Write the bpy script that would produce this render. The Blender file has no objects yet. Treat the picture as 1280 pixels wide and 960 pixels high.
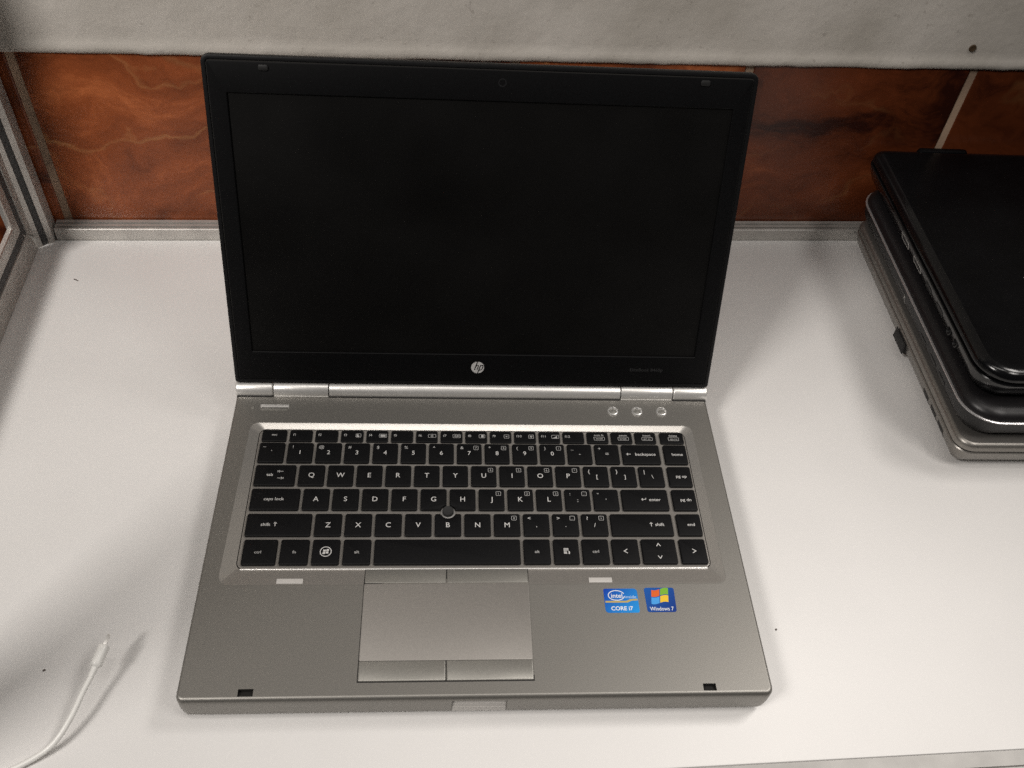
import bpy, bmesh, math, random
from mathutils import Vector, Matrix, noise
random.seed(7)
S = bpy.context.scene
COL = S.collection

# ------------------------------------------------------------------ camera
cd = bpy.data.cameras.new("camera"); cam = bpy.data.objects.new("camera", cd); COL.objects.link(cam)
cd.sensor_fit = 'HORIZONTAL'; cd.sensor_width = 36.0; cd.lens = 1173.1 / 1280 * 36.0
cd.clip_start = 0.01; cd.clip_end = 50
Rm = Matrix(((0.99722415, -0.01131973, -0.07359257, -0.02367256),
             (-0.04061783, 0.74565724, -0.66509057, -0.22214505),
             (0.06240348, 0.66623355, 0.74312762, 0.51048022), (0, 0, 0, 1)))
cam.matrix_world = Rm
S.camera = cam

# ------------------------------------------------------------------ world: plain dim room light
W = bpy.data.worlds.new("World"); S.world = W; W.use_nodes = True
bg = W.node_tree.nodes['Background']; bg.inputs[0].default_value = (1.0, 0.96, 0.92, 1); bg.inputs[1].default_value = 0.006

# ------------------------------------------------------------------ lamps: side and overhead ceiling lamps, plus an added front-right fill
def area(name, loc, target, sx, sy, power, col, spread):
    l = bpy.data.lights.new(name, 'AREA'); l.shape = 'RECTANGLE'; l.size = sx; l.size_y = sy
    l.energy = power; l.color = col; l.spread = math.radians(spread)
    o = bpy.data.objects.new(name, l); COL.objects.link(o); o.location = loc
    o.rotation_euler = (Vector(target) - Vector(loc)).to_track_quat('-Z', 'Y').to_euler()
    return o
LC = (1.0, 0.952, 0.90)
area('area_lamp', (0.92, 0.28, 1.34), (0.2, -0.1, 0), 0.40, 0.32, 0.64, LC, 42)
area('area_lamp', (-1.30, -0.80, 1.85), (-0.22, 0.40, 0.14), 0.60, 0.45, 3.6, LC, 52)
area('area_lamp', (0.92, -0.50, 1.6), (0.35, -0.12, 0), 0.50, 0.40, 0.90, LC, 48)  # added fill, brightens the front right of the shelf
area('area_lamp', (0.0, -0.16, 2.1), (0.0, -0.16, 0), 1.2, 0.20, 1.22, LC, 70)

S.view_settings.view_transform = 'Standard'; S.view_settings.look = 'None'
S.view_settings.exposure = 0.0; S.view_settings.gamma = 1.0
S.render.engine = 'CYCLES'
S.cycles.max_bounces = 8
S.cycles.use_denoising = False
S.cycles.use_light_tree = False
S.cycles.use_adaptive_sampling = False
S.cycles.sample_clamp_indirect = 4

# ------------------------------------------------------------------ materials
def new_mat(name):
    m = bpy.data.materials.new(name); m.use_nodes = True
    return m, m.node_tree, m.node_tree.nodes['Principled BSDF']
def mat(name, col, rough=.5, metal=0, spec=.5, nscale=0, namt=.1, bump=0, bscale=None, coat=0, rvar=0):
    m, t, b = new_mat(name)
    b.inputs['Base Color'].default_value = (*col, 1); b.inputs['Roughness'].default_value = rough
    b.inputs['Metallic'].default_value = metal; b.inputs['Specular IOR Level'].default_value = spec
    b.inputs['Coat Weight'].default_value = coat
    if nscale or bump:
        g = t.nodes.new('ShaderNodeNewGeometry')
    if nscale:
        n = t.nodes.new('ShaderNodeTexNoise'); n.inputs['Scale'].default_value = nscale; n.inputs['Detail'].default_value = 6
        t.links.new(g.outputs['Position'], n.inputs['Vector'])
        r = t.nodes.new('ShaderNodeValToRGB')
        r.color_ramp.elements[0].position = .3; r.color_ramp.elements[1].position = .7
        r.color_ramp.elements[0].color = (*[c * (1 - namt) for c in col], 1)
        r.color_ramp.elements[1].color = (*[min(1, c * (1 + namt)) for c in col], 1)
        t.links.new(n.outputs[0], r.inputs[0]); t.links.new(r.outputs[0], b.inputs['Base Color'])
        if rvar:
            mr = t.nodes.new('ShaderNodeMapRange'); mr.inputs[3].default_value = rough - rvar; mr.inputs[4].default_value = rough + rvar
            t.links.new(n.outputs[0], mr.inputs[0]); t.links.new(mr.outputs[0], b.inputs['Roughness'])
    if bump:
        n2 = t.nodes.new('ShaderNodeTexNoise'); n2.inputs['Scale'].default_value = bscale or 800; n2.inputs['Detail'].default_value = 4
        t.links.new(g.outputs['Position'], n2.inputs['Vector'])
        bp = t.nodes.new('ShaderNodeBump'); bp.inputs['Strength'].default_value = bump; bp.inputs['Distance'].default_value = .0005
        t.links.new(n2.outputs[0], bp.inputs['Height']); t.links.new(bp.outputs[0], b.inputs['Normal'])
    return m

M = {}
M['shelf'] = mat('white_laminate', (.72, .705, .69), .42, spec=.4, nscale=9, namt=.03, bump=.08, bscale=350)
M['alu'] = mat('aluminium', (.56, .54, .51), .42, metal=.55, nscale=60, namt=.10)
M['alu_dull'] = mat('dull_aluminium', (.34, .33, .315), .5, metal=.3, nscale=60, namt=.10)
M['slot'] = mat('dark_slot', (.07, .07, .07), .6, nscale=80, namt=.2)
M['deck'] = mat('magnesium_grey', (.268, .257, .237), .44, metal=.72, nscale=1500, namt=.08, bump=.05, bscale=2500, rvar=.04)
M['plate'] = mat('keyboard_plate_grey', (.36, .34, .315), .45, metal=.7, nscale=1500, namt=.10)
M['pad'] = mat('touchpad_grey', (.285, .268, .248), .50, metal=.45, nscale=1800, namt=.10)
M['button'] = mat('click_button_grey', (.31, .30, .275), .42, metal=.6, nscale=1500, namt=.10)
M['hinge'] = mat('bright_silver', (.80, .785, .76), .34, metal=.6, nscale=300, namt=.04)
M['chrome'] = mat('polished_ring', (.82, .81, .79), .30, metal=.75)
M['led'] = mat('milky_plastic', (.52, .50, .475), .35)
M['surround'] = mat('highlit_silver_surround', (.50, .48, .45), .27, metal=.7, nscale=1500, namt=.06)  # deck grey lightened so the slopes carry the overhead highlight in their colour
M['gap'] = mat('dark_gap', (.012, .011, .010), .7)
M['key'] = mat('black_key', (.0042, .0042, .0048), .52, spec=.16, nscale=900, namt=.25, bump=.06, bscale=3000)
M['ink'] = mat('white_key_print', (.60, .59, .575), .6)
M['ink_dim'] = mat('grey_key_print', (.44, .435, .425), .6)
M['bezel'] = mat('black_bezel', (.0032, .0032, .0036), .5, spec=.14, nscale=700, namt=.2)
M['lidedge'] = mat('dark_lid_shell', (.0055, .0055, .006), .42, spec=.3, nscale=300, namt=.15)
M['screen'] = mat('dark_screen', (.0028, .0026, .0025), .48, spec=.22, nscale=14, namt=.25, rvar=.10)
M['logo'] = mat('logo_silver', (.52, .51, .50), .4)
M['faint'] = mat('faint_grey_print', (.022, .022, .023), .6)
M['rubber'] = mat('black_rubber', (.018, .018, .018), .7)
M['bumper'] = mat('grey_bumper', (.007, .007, .007), .6)
M['lens'] = mat('webcam_glass', (.016, .016, .017), .25)
M['plastic_w'] = mat('white_plastic', (.86, .85, .82), .32, nscale=100, namt=.03)
M['silver_dull'] = mat('dull_silver_lid', (.26, .245, .225), .38, metal=.75, nscale=700, namt=.10)
M['lid_grey'] = mat('dark_grey_lid', (.17, .16, .15), .45, metal=.6, nscale=900, namt=.15)
M['black_satin'] = mat('black_satin', (.009, .0085, .009), .45, spec=.3, nscale=500, namt=.2)
M['black_sheen'] = mat('charcoal_lid', (.012, .011, .012), .36, metal=.15, spec=.4, nscale=700, namt=.15)
M['gloss'] = mat('glossy_black', (.0035, .0035, .004), .16, spec=.4, nscale=40, namt=.3, rvar=.05)
M['gloss_lid'] = mat('glossy_black_lid', (.0025, .0025, .003), .34, spec=.10, nscale=25, namt=.3, rvar=.08)
M['trim'] = mat('silver_trim', (.80, .78, .78), .30, metal=.8)
M['port'] = mat('port_hole', (.010, .009, .009), .6)
M['port_metal'] = mat('port_metal', (.78, .76, .73), .35, metal=.7)
M['floor'] = mat('brown_floor_tile', (.16, .10, .07), .5, nscale=14, namt=.3)
M['speck'] = mat('dark_speck', (.10, .08, .07), .8)
M['hole'] = mat('rusty_hole', (.06, .035, .015), .8)

# sticker colours
def sticker_blue(name, c0, c1, x0, x1):
    m, t, b = new_mat(name)
    g = t.nodes.new('ShaderNodeNewGeometry'); s = t.nodes.new('ShaderNodeSeparateXYZ')
    t.links.new(g.outputs['Position'], s.inputs[0])
    ma = t.nodes.new('ShaderNodeMath'); ma.operation = 'SUBTRACT'
    t.links.new(s.outputs[0], ma.inputs[0]); t.links.new(s.outputs[1], ma.inputs[1])
    mr = t.nodes.new('ShaderNodeMapRange'); mr.inputs[1].default_value = x0; mr.inputs[2].default_value = x1
    t.links.new(ma.outputs[0], mr.inputs[0])
    mx = t.nodes.new('ShaderNodeMix'); mx.data_type = 'RGBA'
    t.links.new(mr.outputs[0], mx.inputs[0]); mx.inputs[6].default_value = (*c0, 1); mx.inputs[7].default_value = (*c1, 1)
    t.links.new(mx.outputs[2], b.inputs['Base Color']); b.inputs['Roughness'].default_value = .28
    return m
M['st_a'] = sticker_blue('sticker_bright_blue', (.006, .055, .40), (.02, .33, .80), .012, .050)
M['st_b'] = sticker_blue('sticker_navy_blue', (.012, .10, .40), (.004, .025, .20), .035, .075)
M['st_w'] = mat('sticker_white', (.80, .82, .84), .3)
M['st_p'] = mat('sticker_pale_blue', (.50, .68, .88), .3)
M['st_g'] = mat('sticker_gold', (.50, .38, .12), .35)
M['st_r'] = mat('sticker_red', (.72, .13, .025), .3)
M['st_gr'] = mat('sticker_green', (.20, .45, .04), .3)
M['st_bl'] = mat('sticker_sky', (.07, .35, .80), .3)
M['st_y'] = mat('sticker_yellow', (.85, .55, .04), .3)

def tile_mat():
    m, t, b = new_mat('orange_marble_tile')
    N, L = t.nodes.new, t.links.new
    g = N('ShaderNodeNewGeometry'); oi = N('ShaderNodeObjectInfo')
    cmb = N('ShaderNodeCombineXYZ'); mu = N('ShaderNodeMath'); mu.operation = 'MULTIPLY'; mu.inputs[1].default_value = 3.7
    L(oi.outputs['Random'], mu.inputs[0]); L(mu.outputs[0], cmb.inputs[1])
    ad = N('ShaderNodeVectorMath'); ad.operation = 'ADD'; L(g.outputs['Position'], ad.inputs[0]); L(cmb.outputs[0], ad.inputs[1])
    # warp
    n0 = N('ShaderNodeTexNoise'); n0.inputs['Scale'].default_value = 6; n0.inputs['Detail'].default_value = 5; L(ad.outputs[0], n0.inputs['Vector'])
    sc = N('ShaderNodeVectorMath'); sc.operation = 'SCALE'; sc.inputs[3].default_value = .22; L(n0.outputs['Color'], sc.inputs[0])
    wp = N('ShaderNodeVectorMath'); wp.operation = 'ADD'; L(ad.outputs[0], wp.inputs[0]); L(sc.outputs[0], wp.inputs[1])
    # clouds
    n1 = N('ShaderNodeTexNoise'); n1.inputs['Scale'].default_value = 6.5; n1.inputs['Detail'].default_value = 10; n1.inputs['Roughness'].default_value = .66
    mp1 = N('ShaderNodeMapping'); mp1.inputs['Rotation'].default_value = (0, math.radians(35), 0); mp1.inputs['Scale'].default_value = (.6, 1, 1.5); L(wp.outputs[0], mp1.inputs['Vector']); L(mp1.outputs[0], n1.inputs['Vector'])
    r1 = N('ShaderNodeValToRGB'); e = r1.color_ramp.elements
    e[0].position = .38; e[0].color = (.050, .012, .006, 1); e[1].position = .655; e[1].color = (.46, .135, .046, 1)
    k = e.new(.46); k.color = (.170, .043, .014, 1); k = e.new(.57); k.color = (.28, .072, .023, 1)
    L(n1.outputs[0], r1.inputs[0])
    # veins: warped cell edges
    v = N('ShaderNodeTexVoronoi'); v.feature = 'DISTANCE_TO_EDGE'; v.inputs['Scale'].default_value = 7.5
    mpv = N('ShaderNodeMapping'); mpv.inputs['Rotation'].default_value = (0, math.radians(38), 0); mpv.inputs['Scale'].default_value = (.55, 1, 1.35); L(wp.outputs[0], mpv.inputs['Vector']); L(mpv.outputs[0], v.inputs['Vector'])
    mr = N('ShaderNodeMapRange'); mr.inputs[1].default_value = 0; mr.inputs[2].default_value = .022; mr.inputs[3].default_value = 1; mr.inputs[4].default_value = 0
    L(v.outputs[0], mr.inputs[0])
    n2 = N('ShaderNodeTexNoise'); n2.inputs['Scale'].default_value = 13; L(ad.outputs[0], n2.inputs['Vector'])
    r2 = N('ShaderNodeValToRGB'); r2.color_ramp.elements[0].position = .40; r2.color_ramp.elements[1].position = .72; L(n2.outputs[0], r2.inputs[0])
    m2 = N('ShaderNodeMath'); m2.operation = 'MULTIPLY'; L(mr.outputs[0], m2.inputs[0]); L(r2.outputs[0], m2.inputs[1])
    m3 = N('ShaderNodeMath'); m3.operation = 'MULTIPLY'; m3.inputs[1].default_value = .48; L(m2.outputs[0], m3.inputs[0])
    mx = N('ShaderNodeMix'); mx.data_type = 'RGBA'; L(m3.outputs[0], mx.inputs[0]); L(r1.outputs[0], mx.inputs[6]); mx.inputs[7].default_value = (.50, .25, .10, 1)
    # second finer dark crazing
    v2 = N('ShaderNodeTexVoronoi'); v2.feature = 'DISTANCE_TO_EDGE'; v2.inputs['Scale'].default_value = 23; L(wp.outputs[0], v2.inputs['Vector'])
    mr2 = N('ShaderNodeMapRange'); mr2.inputs[2].default_value = .018; mr2.inputs[3].default_value = .16; mr2.inputs[4].default_value = 0; L(v2.outputs[0], mr2.inputs[0])
    mx2 = N('ShaderNodeMix'); mx2.data_type = 'RGBA'; L(mr2.outputs[0], mx2.inputs[0]); L(mx.outputs[2], mx2.inputs[6]); mx2.inputs[7].default_value = (.07, .02, .008, 1)
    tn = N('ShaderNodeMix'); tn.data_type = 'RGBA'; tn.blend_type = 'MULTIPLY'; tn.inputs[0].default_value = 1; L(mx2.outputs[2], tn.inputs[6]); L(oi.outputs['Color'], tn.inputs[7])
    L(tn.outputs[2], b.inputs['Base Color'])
    b.inputs['Roughness'].default_value = .33; b.inputs['Specular IOR Level'].default_value = .35
    bp = N('ShaderNodeBump'); bp.inputs['Strength'].default_value = .15; bp.inputs['Distance'].default_value = .001; L(n1.outputs[0], bp.inputs['Height']); L(bp.outputs[0], b.inputs['Normal'])
    return m
M['tile'] = tile_mat()
M['tile'].name = 'orange_marble_tile'
M['grout'] = mat('grout', (.36, .25, .175), .9, nscale=20, namt=.40, bump=.4, bscale=500)

def plaster_mat():
    m, t, b = new_mat('white_plaster'); N, L = t.nodes.new, t.links.new
    g = N('ShaderNodeNewGeometry')
    n = N('ShaderNodeTexNoise'); n.inputs['Scale'].default_value = 14; n.inputs['Detail'].default_value = 8; L(g.outputs['Position'], n.inputs['Vector'])
    r = N('ShaderNodeValToRGB'); e = r.color_ramp.elements; e[0].position = .3; e[0].color = (.50, .465, .415, 1); e[1].position = .7; e[1].color = (.65, .61, .56, 1)
    L(n.outputs[0], r.inputs[0])
    # small grey scuffs and pits
    n2 = N('ShaderNodeTexNoise'); n2.inputs['Scale'].default_value = 160; n2.inputs['Detail'].default_value = 3; L(g.outputs['Position'], n2.inputs['Vector'])
    r2 = N('ShaderNodeValToRGB'); r2.color_ramp.elements[0].position = .66; r2.color_ramp.elements[1].position = .73; L(n2.outputs[0], r2.inputs[0])
    f = N('ShaderNodeMath'); f.operation = 'MULTIPLY'; f.inputs[1].default_value = .45; L(r2.outputs[0], f.inputs[0])
    mx = N('ShaderNodeMix'); mx.data_type = 'RGBA'; L(f.outputs[0], mx.inputs[0]); L(r.outputs[0], mx.inputs[6]); mx.inputs[7].default_value = (.30, .27, .235, 1)
    L(mx.outputs[2], b.inputs['Base Color']); b.inputs['Roughness'].default_value = .75; b.inputs['Specular IOR Level'].default_value = .2
    n3 = N('ShaderNodeTexNoise'); n3.inputs['Scale'].default_value = 120; n3.inputs['Detail'].default_value = 6; L(g.outputs['Position'], n3.inputs['Vector'])
    bp = N('ShaderNodeBump'); bp.inputs['Strength'].default_value = .45; bp.inputs['Distance'].default_value = .0022
    n4 = N('ShaderNodeTexNoise'); n4.inputs['Scale'].default_value = 34; n4.inputs['Detail'].default_value = 3; L(g.outputs['Position'], n4.inputs['Vector'])
    hs = N('ShaderNodeMath'); hs.operation = 'MULTIPLY_ADD'; hs.inputs[1].default_value = .35; L(n3.outputs[0], hs.inputs[0]); L(n4.outputs[0], hs.inputs[2]); L(hs.outputs[0], bp.inputs['Height']); L(bp.outputs[0], b.inputs['Normal'])
    return m
M['plaster'] = plaster_mat()

# ------------------------------------------------------------------ geometry helpers
class MB:
    def __init__(s): s.v = []; s.f = []; s.m = []
    def add(s, vs, fs, mi=0):
        o = len(s.v); s.v += [tuple(p) for p in vs]
        for f in fs: s.f.append([o + i for i in f]); s.m.append(mi)
        return s
    def box(s, x0, x1, y0, y1, z0, z1, mi=0):
        vs = [(x, y, z) for z in (z0, z1) for y in (y0, y1) for x in (x0, x1)]
        return s.add(vs, [(0, 2, 3, 1), (4, 5, 7, 6), (0, 1, 5, 4), (2, 6, 7, 3), (0, 4, 6, 2), (1, 3, 7, 5)], mi)
    def loft(s, loops, cap0=True, cap1=True, mi=0, mis=None, capm=None):
        n = len(loops[0]); o = len(s.v)
        for l in loops: s.v += [tuple(p) for p in l]
        for k in range(len(loops) - 1):
            for i in range(n):
                j = (i + 1) % n
                s.f.append([o + k * n + i, o + k * n + j, o + (k + 1) * n + j, o + (k + 1) * n + i])
                s.m.append(mis[k] if mis else mi)
        if cap0: s.f.append([o + i for i in reversed(range(n))]); s.m.append(mis[0] if mis else mi)
        if cap1: s.f.append([o + (len(loops) - 1) * n + i for i in range(n)]); s.m.append(capm if capm is not None else (mis[-1] if mis else mi))
        return s
    def strokes(s, lines, w, z, mi=0, closed=False, xf=None):
        for ln in lines:
            pts = [Vector((p[0], p[1])) for p in ln]; n = len(pts); L_, R_ = [], []
            for i, p in enumerate(pts):
                a = pts[i - 1] if (i > 0 or closed) else p
                c = pts[(i + 1) % n] if (i < n - 1 or closed) else p
                d1 = (p - a); d2 = (c - p)
                d1 = d1.normalized() if d1.length > 0 else d2.normalized()
                d2 = d2.normalized() if d2.length > 0 else d1
                t = (d1 + d2); t = t.normalized() if t.length > 1e-6 else d1
                k = 1 / max(.5, abs(t.dot(d1)))
                nn = Vector((-t.y, t.x)) * (w / 2 * k)
                L_.append(p + nn); R_.append(p - nn)
            vs = [(q.x, q.y, z) for q in R_] + [(q.x, q.y, z) for q in L_]
            fs = [(i, (i + 1) % n, n + (i + 1) % n, n + i) for i in range(n if closed else n - 1)]
            s.add(vs, fs, mi)
        return s
    def flat(s, pts, z, mi=0):
        return s.add([(p[0], p[1], z) for p in pts], [list(range(len(pts)))], mi)
    def build(s, name, mats, parent=None, smooth=35, recalc=True):
        me = bpy.data.meshes.new(name); me.from_pydata(s.v, [], s.f)
        for q in (mats if isinstance(mats, (list, tuple)) else [mats]): me.materials.append(M[q] if isinstance(q, str) else q)
        me.polygons.foreach_set('material_index', s.m)
        if recalc:
            b = bmesh.new(); b.from_mesh(me); bmesh.ops.recalc_face_normals(b, faces=b.faces); b.to_mesh(me); b.free()
        if smooth:
            me.shade_smooth(); me.set_sharp_from_angle(angle=math.radians(smooth))
        me.update()
        o = bpy.data.objects.new(name, me); COL.objects.link(o)
        if parent is not None:
            o.parent = parent
            if parent.get('world_children'): o.matrix_parent_inverse = Matrix.Translation(-parent.location)
        return o

def rr(x0, x1, y0, y1, r, z, n=5):
    """rounded rectangle, counter-clockwise; r a number or 4 radii (BL, BR, TR, TL)"""
    R4 = r if isinstance(r, (tuple, list)) else (r,) * 4
    out = []
    for (cx, cy, a0, q) in ((x0, y0, 180, R4[0]), (x1, y0, 270, R4[1]), (x1, y1, 0, R4[2]), (x0, y1, 90, R4[3])):
        q = max(q, 1e-5)
        ox = cx + (q if cx == x0 else -q); oy = cy + (q if cy == y0 else -q)
        for i in range(n + 1):
            a = math.radians(a0 + 90 * i / n)
            out.append((ox + q * math.cos(a), oy + q * math.sin(a), z))
    return out
def rri(x0, x1, y0, y1, r, z, ins, n=5): return rr(x0 + ins, x1 - ins, y0 + ins, y1 - ins, max(r - ins, .0003) if not isinstance(r, (tuple, list)) else [max(q - ins, .0003) for q in r], z, n)
def plate(mb, x0, x1, y0, y1, z0, z1, r=.0006, ch=.0003, mi=0, n=3, zf=None):
    ls = [rr(x0, x1, y0, y1, r, z0, n), rr(x0, x1, y0, y1, r, z1 - ch, n), rri(x0, x1, y0, y1, r, z1 - ch * .3, ch * .3, n), rri(x0, x1, y0, y1, r, z1, ch, n)]
    if zf: ls = [ls[0]] + [[(p[0], p[1], p[2] + zf(p[1])) for p in l] for l in ls[1:]]
    return mb.loft(ls, mi=mi)
def cyl(mb, c, r, axis, l0, l1, n=24, mi=0, end=0, seg=4):
    """cylinder along an axis ('x','y','z') between l0 and l1 with rounded ends"""
    loops = []
    prof = []
    if end:
        for i in range(seg + 1):
            a = math.pi / 2 * i / seg; prof.append((l0 + end * (1 - math.sin(a)), r - end * (1 - math.cos(math.pi / 2 - a)) if False else r - end * (1 - math.sin(a))))
        prof = [(l0 + end * (1 - math.cos(math.pi / 2 * i / seg)), r - end * (1 - math.sin(math.pi / 2 * i / seg))) for i in range(seg + 1)]
        prof += [(l1 - end * (1 - math.cos(math.pi / 2 * i / seg)), r - end * (1 - math.sin(math.pi / 2 * i / seg))) for i in reversed(range(seg + 1))]
    else: prof = [(l0, r), (l1, r)]
    for (t, q) in prof:
        lp = []
        for k in range(n):
            a = 2 * math.pi * k / n; u, w = q * math.cos(a), q * math.sin(a)
            lp.append({'x': (t, c[0] + u, c[1] + w), 'y': (c[0] + u, t, c[1] + w), 'z': (c[0] + u, c[1] + w, t)}[axis])
        loops.append(lp)
    return mb.loft(loops, mi=mi)
def circ(cx, cy, rx, ry=None, n=24, a0=0, a1=360):
    ry = ry or rx; full = abs(a1 - a0) >= 360
    return [(cx + rx * math.cos(math.radians(a0 + (a1 - a0) * i / (n if full else n - 1))), cy + ry * math.sin(math.radians(a0 + (a1 - a0) * i / (n if full else n - 1)))) for i in range(n)]
def tube(mb, pts, rad, n=12, mi=0):
    P = [Vector(p) for p in pts]; loops = []
    up = Vector((0, 0, 1))
    for i, p in enumerate(P):
        t = (P[min(i + 1, len(P) - 1)] - P[max(i - 1, 0)]).normalized()
        s = t.cross(up).normalized(); u = s.cross(t)
        r = rad[i] if isinstance(rad, (list, tuple)) else rad
        loops.append([p + (s * math.cos(2 * math.pi * k / n) + u * math.sin(2 * math.pi * k / n)) * r for k in range(n)])
    return mb.loft(loops, mi=mi)
def spline(pts, k=8):
    P = [Vector(p) for p in pts]; P = [P[0] * 2 - P[1]] + P + [P[-1] * 2 - P[-2]]; out = []
    for i in range(1, len(P) - 2):
        a, b, c, d = P[i - 1:i + 3]
        for j in range(k):
            t = j / k
            out.append(.5 * ((2 * b) + (c - a) * t + (2 * a - 5 * b + 4 * c - d) * t * t + (3 * b - a - 3 * c + d) * t ** 3))
    return out + [P[-2]]

_tc = {}
def text_mesh(txt, bold=0.0, shear=0.0):
    """flat outline of a line of lettering, unit size, centred"""
    k = (txt, bold, shear)
    if k not in _tc:
        cu = bpy.data.curves.new('lettering', 'FONT'); cu.body = txt; cu.size = 1; cu.resolution_u = 3
        cu.offset = bold; cu.shear = shear; cu.align_x = 'CENTER'
        o = bpy.data.objects.new('lettering', cu); COL.objects.link(o)
        dg = bpy.context.evaluated_depsgraph_get(); ev = o.evaluated_get(dg); me = ev.to_mesh()
        vs = [(v.co.x, v.co.y) for v in me.vertices]; fs = [list(p.vertices) for p in me.polygons]
        ev.to_mesh_clear(); bpy.data.objects.remove(o); bpy.data.curves.remove(cu)
        _tc[k] = (vs, fs)
    return _tc[k]
def put_text(mb, txt, x, y, size, z, mi, bold=0.0, sx=1.0, align='c', shear=0.0, vc=True):
    vs, fs = text_mesh(txt, bold, shear)
    if not vs: return
    xs = [v[0] for v in vs]; ys = [v[1] for v in vs]
    ox = {'c': (min(xs) + max(xs)) / 2, 'l': min(xs), 'r': max(xs)}[align]; oy = .36 if vc else 0
    mb.add([(x + (v[0] - ox) * size * sx, y + (v[1] - oy) * size, z) for v in vs], fs, mi)

def thing(name, label, cat, loc=(0, 0, 0), world_children=False, group=None, rotz=0):
    o = bpy.data.objects.new(name, None); COL.objects.link(o); o.empty_display_size = .02
    o.location = loc; o.rotation_euler = (0, 0, rotz)
    o['label'] = label; o['category'] = cat
    if group: o['group'] = group
    if world_children: o['world_children'] = 1
    return o
def tag(o, label, cat, group=None, kind=None):
    o['label'] = label; o['category'] = cat
    if group: o['group'] = group
    if kind: o['kind'] = kind
    return o

TZ = -.027            # shelf surface; z = 0 is the palm-rest plane of the open laptop
ROT = math.radians(2.0)

# ------------------------------------------------------------------ setting: wall with a row of tiles
wall = MB()
NX, X0, X1 = 260, -1.1, 1.5
prof = [(.4440, .1385), (.4418, .1395), (.4404, .1415), (.4402, .1450), (.4409, .1480), (.4416, .1510)] + [(.4416, .155 + .0075 * i) for i in range(12)] + [(.4416, .27 + .07 * i) for i in range(20)]
vs, fs = [], []
for j, (yy, zz) in enumerate(prof):
    for i in range(NX + 1):
        x = X0 + (X1 - X0) * i / NX
        w = noise.noise(Vector((x * 26, zz * 30, 1.7))) * .0006 + noise.noise(Vector((x * 70, zz * 80, 4))) * .0003
        zw = (noise.noise(Vector((x * 22, 9, 3))) * .0009 + noise.noise(Vector((x * 90, 2, 3))) * .0008) if j < 6 else 0
        vs.append((x, yy + w * (1 if j else 0), zz + zw))
for j in range(len(prof) - 1):
    for i in range(NX):
        a = j * (NX + 1) + i; fs.append((a, a + 1, a + NX + 2, a + NX + 1))
wall.add(vs, fs)
zt = prof[-1][1]
wall.add([(X0, .4416, zt), (X1, .4416, zt), (X1, .60, zt), (X0, .60, zt), (X0, .60, -1.0), (X1, .60, -1.0)], [(0, 1, 2, 3), (3, 2, 5, 4)])
wo = wall.build('wall', 'plaster', smooth=60, recalc=False)
wo['kind'] = 'structure'; wo['label'] = 'rough white plastered wall above a row of orange brown tiles'; wo.rotation_euler[2] = ROT
g = MB().box(X0, X1, .4443, .470, -1.0, .1395); g.build('grout_bed', 'grout', wo, smooth=0)
tm = MB(); plate(tm, -.0901, .0901, -.125, .125, -.004, .004, r=.0012, ch=.0012)
tile0 = None
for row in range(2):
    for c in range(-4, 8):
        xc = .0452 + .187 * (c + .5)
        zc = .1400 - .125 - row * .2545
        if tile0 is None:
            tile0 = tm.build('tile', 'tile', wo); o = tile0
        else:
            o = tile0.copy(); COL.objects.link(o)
        shade_tone = {-3: 1.05, -2: 1.1, -1: 1.08, 0: .85, 1: .46, 2: .42}.get(c, .9) * (1 if row == 0 else .95)  # right-hand tiles darkened: the shade on them is put into their colour
        o.color = (shade_tone, shade_tone * (.92 if c > 0 else 1), shade_tone * (.9 if c > 0 else 1), 1)
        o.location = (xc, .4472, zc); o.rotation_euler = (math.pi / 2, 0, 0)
h = MB(); h.loft([[(p[0], .4411, p[1]) for p in circ(.407, .1585, .0030, n=14)], [(p[0], .4402, p[1]) for p in circ(.407, .1585, .0026, n=14)], [(p[0], .4405, p[1]) for p in circ(.407, .1585, .0012, n=14)]], cap0=False)
h.build('screw_hole', 'hole', wo)
fl = MB(); fl.add([(-4, -4, -.95), (4, -4, -.95), (4, 4, -.95), (-4, 4, -.95)], [(0, 1, 2, 3)])
fo = fl.build('floor', 'floor'); fo['kind'] = 'structure'

# ------------------------------------------------------------------ display case: white shelf in an aluminium frame
case = thing('display_case', 'white display shelf with aluminium frame against the tiled wall', 'display case', rotz=ROT)
sh = MB(); plate(sh, -.352, .95, -.0372, .4298, TZ - .018, TZ, r=.001, ch=.0008); sh.build('shelf', 'shelf', case)
rail = [(.430, TZ - .004), (.430, -.0160), (.4305, -.0154), (.4318, -.0152), (.4320, -.0185), (.4335, -.0185), (.4338, -.0150), (.4366, -.0150), (.4369, -.0172), (.4382, -.0172), (.4385, -.0147), (.4420, -.0147), (.4425, -.0152), (.4425, TZ - .004)]
rb = MB(); rb.loft([[(x, p[0], p[1]) for p in rail] for x in (-.338, .95)]); rb.build('rear_rail', 'alu', case, smooth=20)
fr = [(-.0374, TZ - .0012), (-.0460, TZ - .0012), (-.0464, TZ - .0030), (-.0490, TZ - .0030), (-.0494, TZ - .0012), (-.0520, TZ - .0012), (-.0530, TZ - .002), (-.0530, TZ - .03), (-.0374, TZ - .03)]
fb = MB(); fb.loft([[(x, p[0], p[1]) for p in fr] for x in (-.40, .95)]); fb.build('front_rail', 'alu_dull', case, smooth=20)
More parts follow.
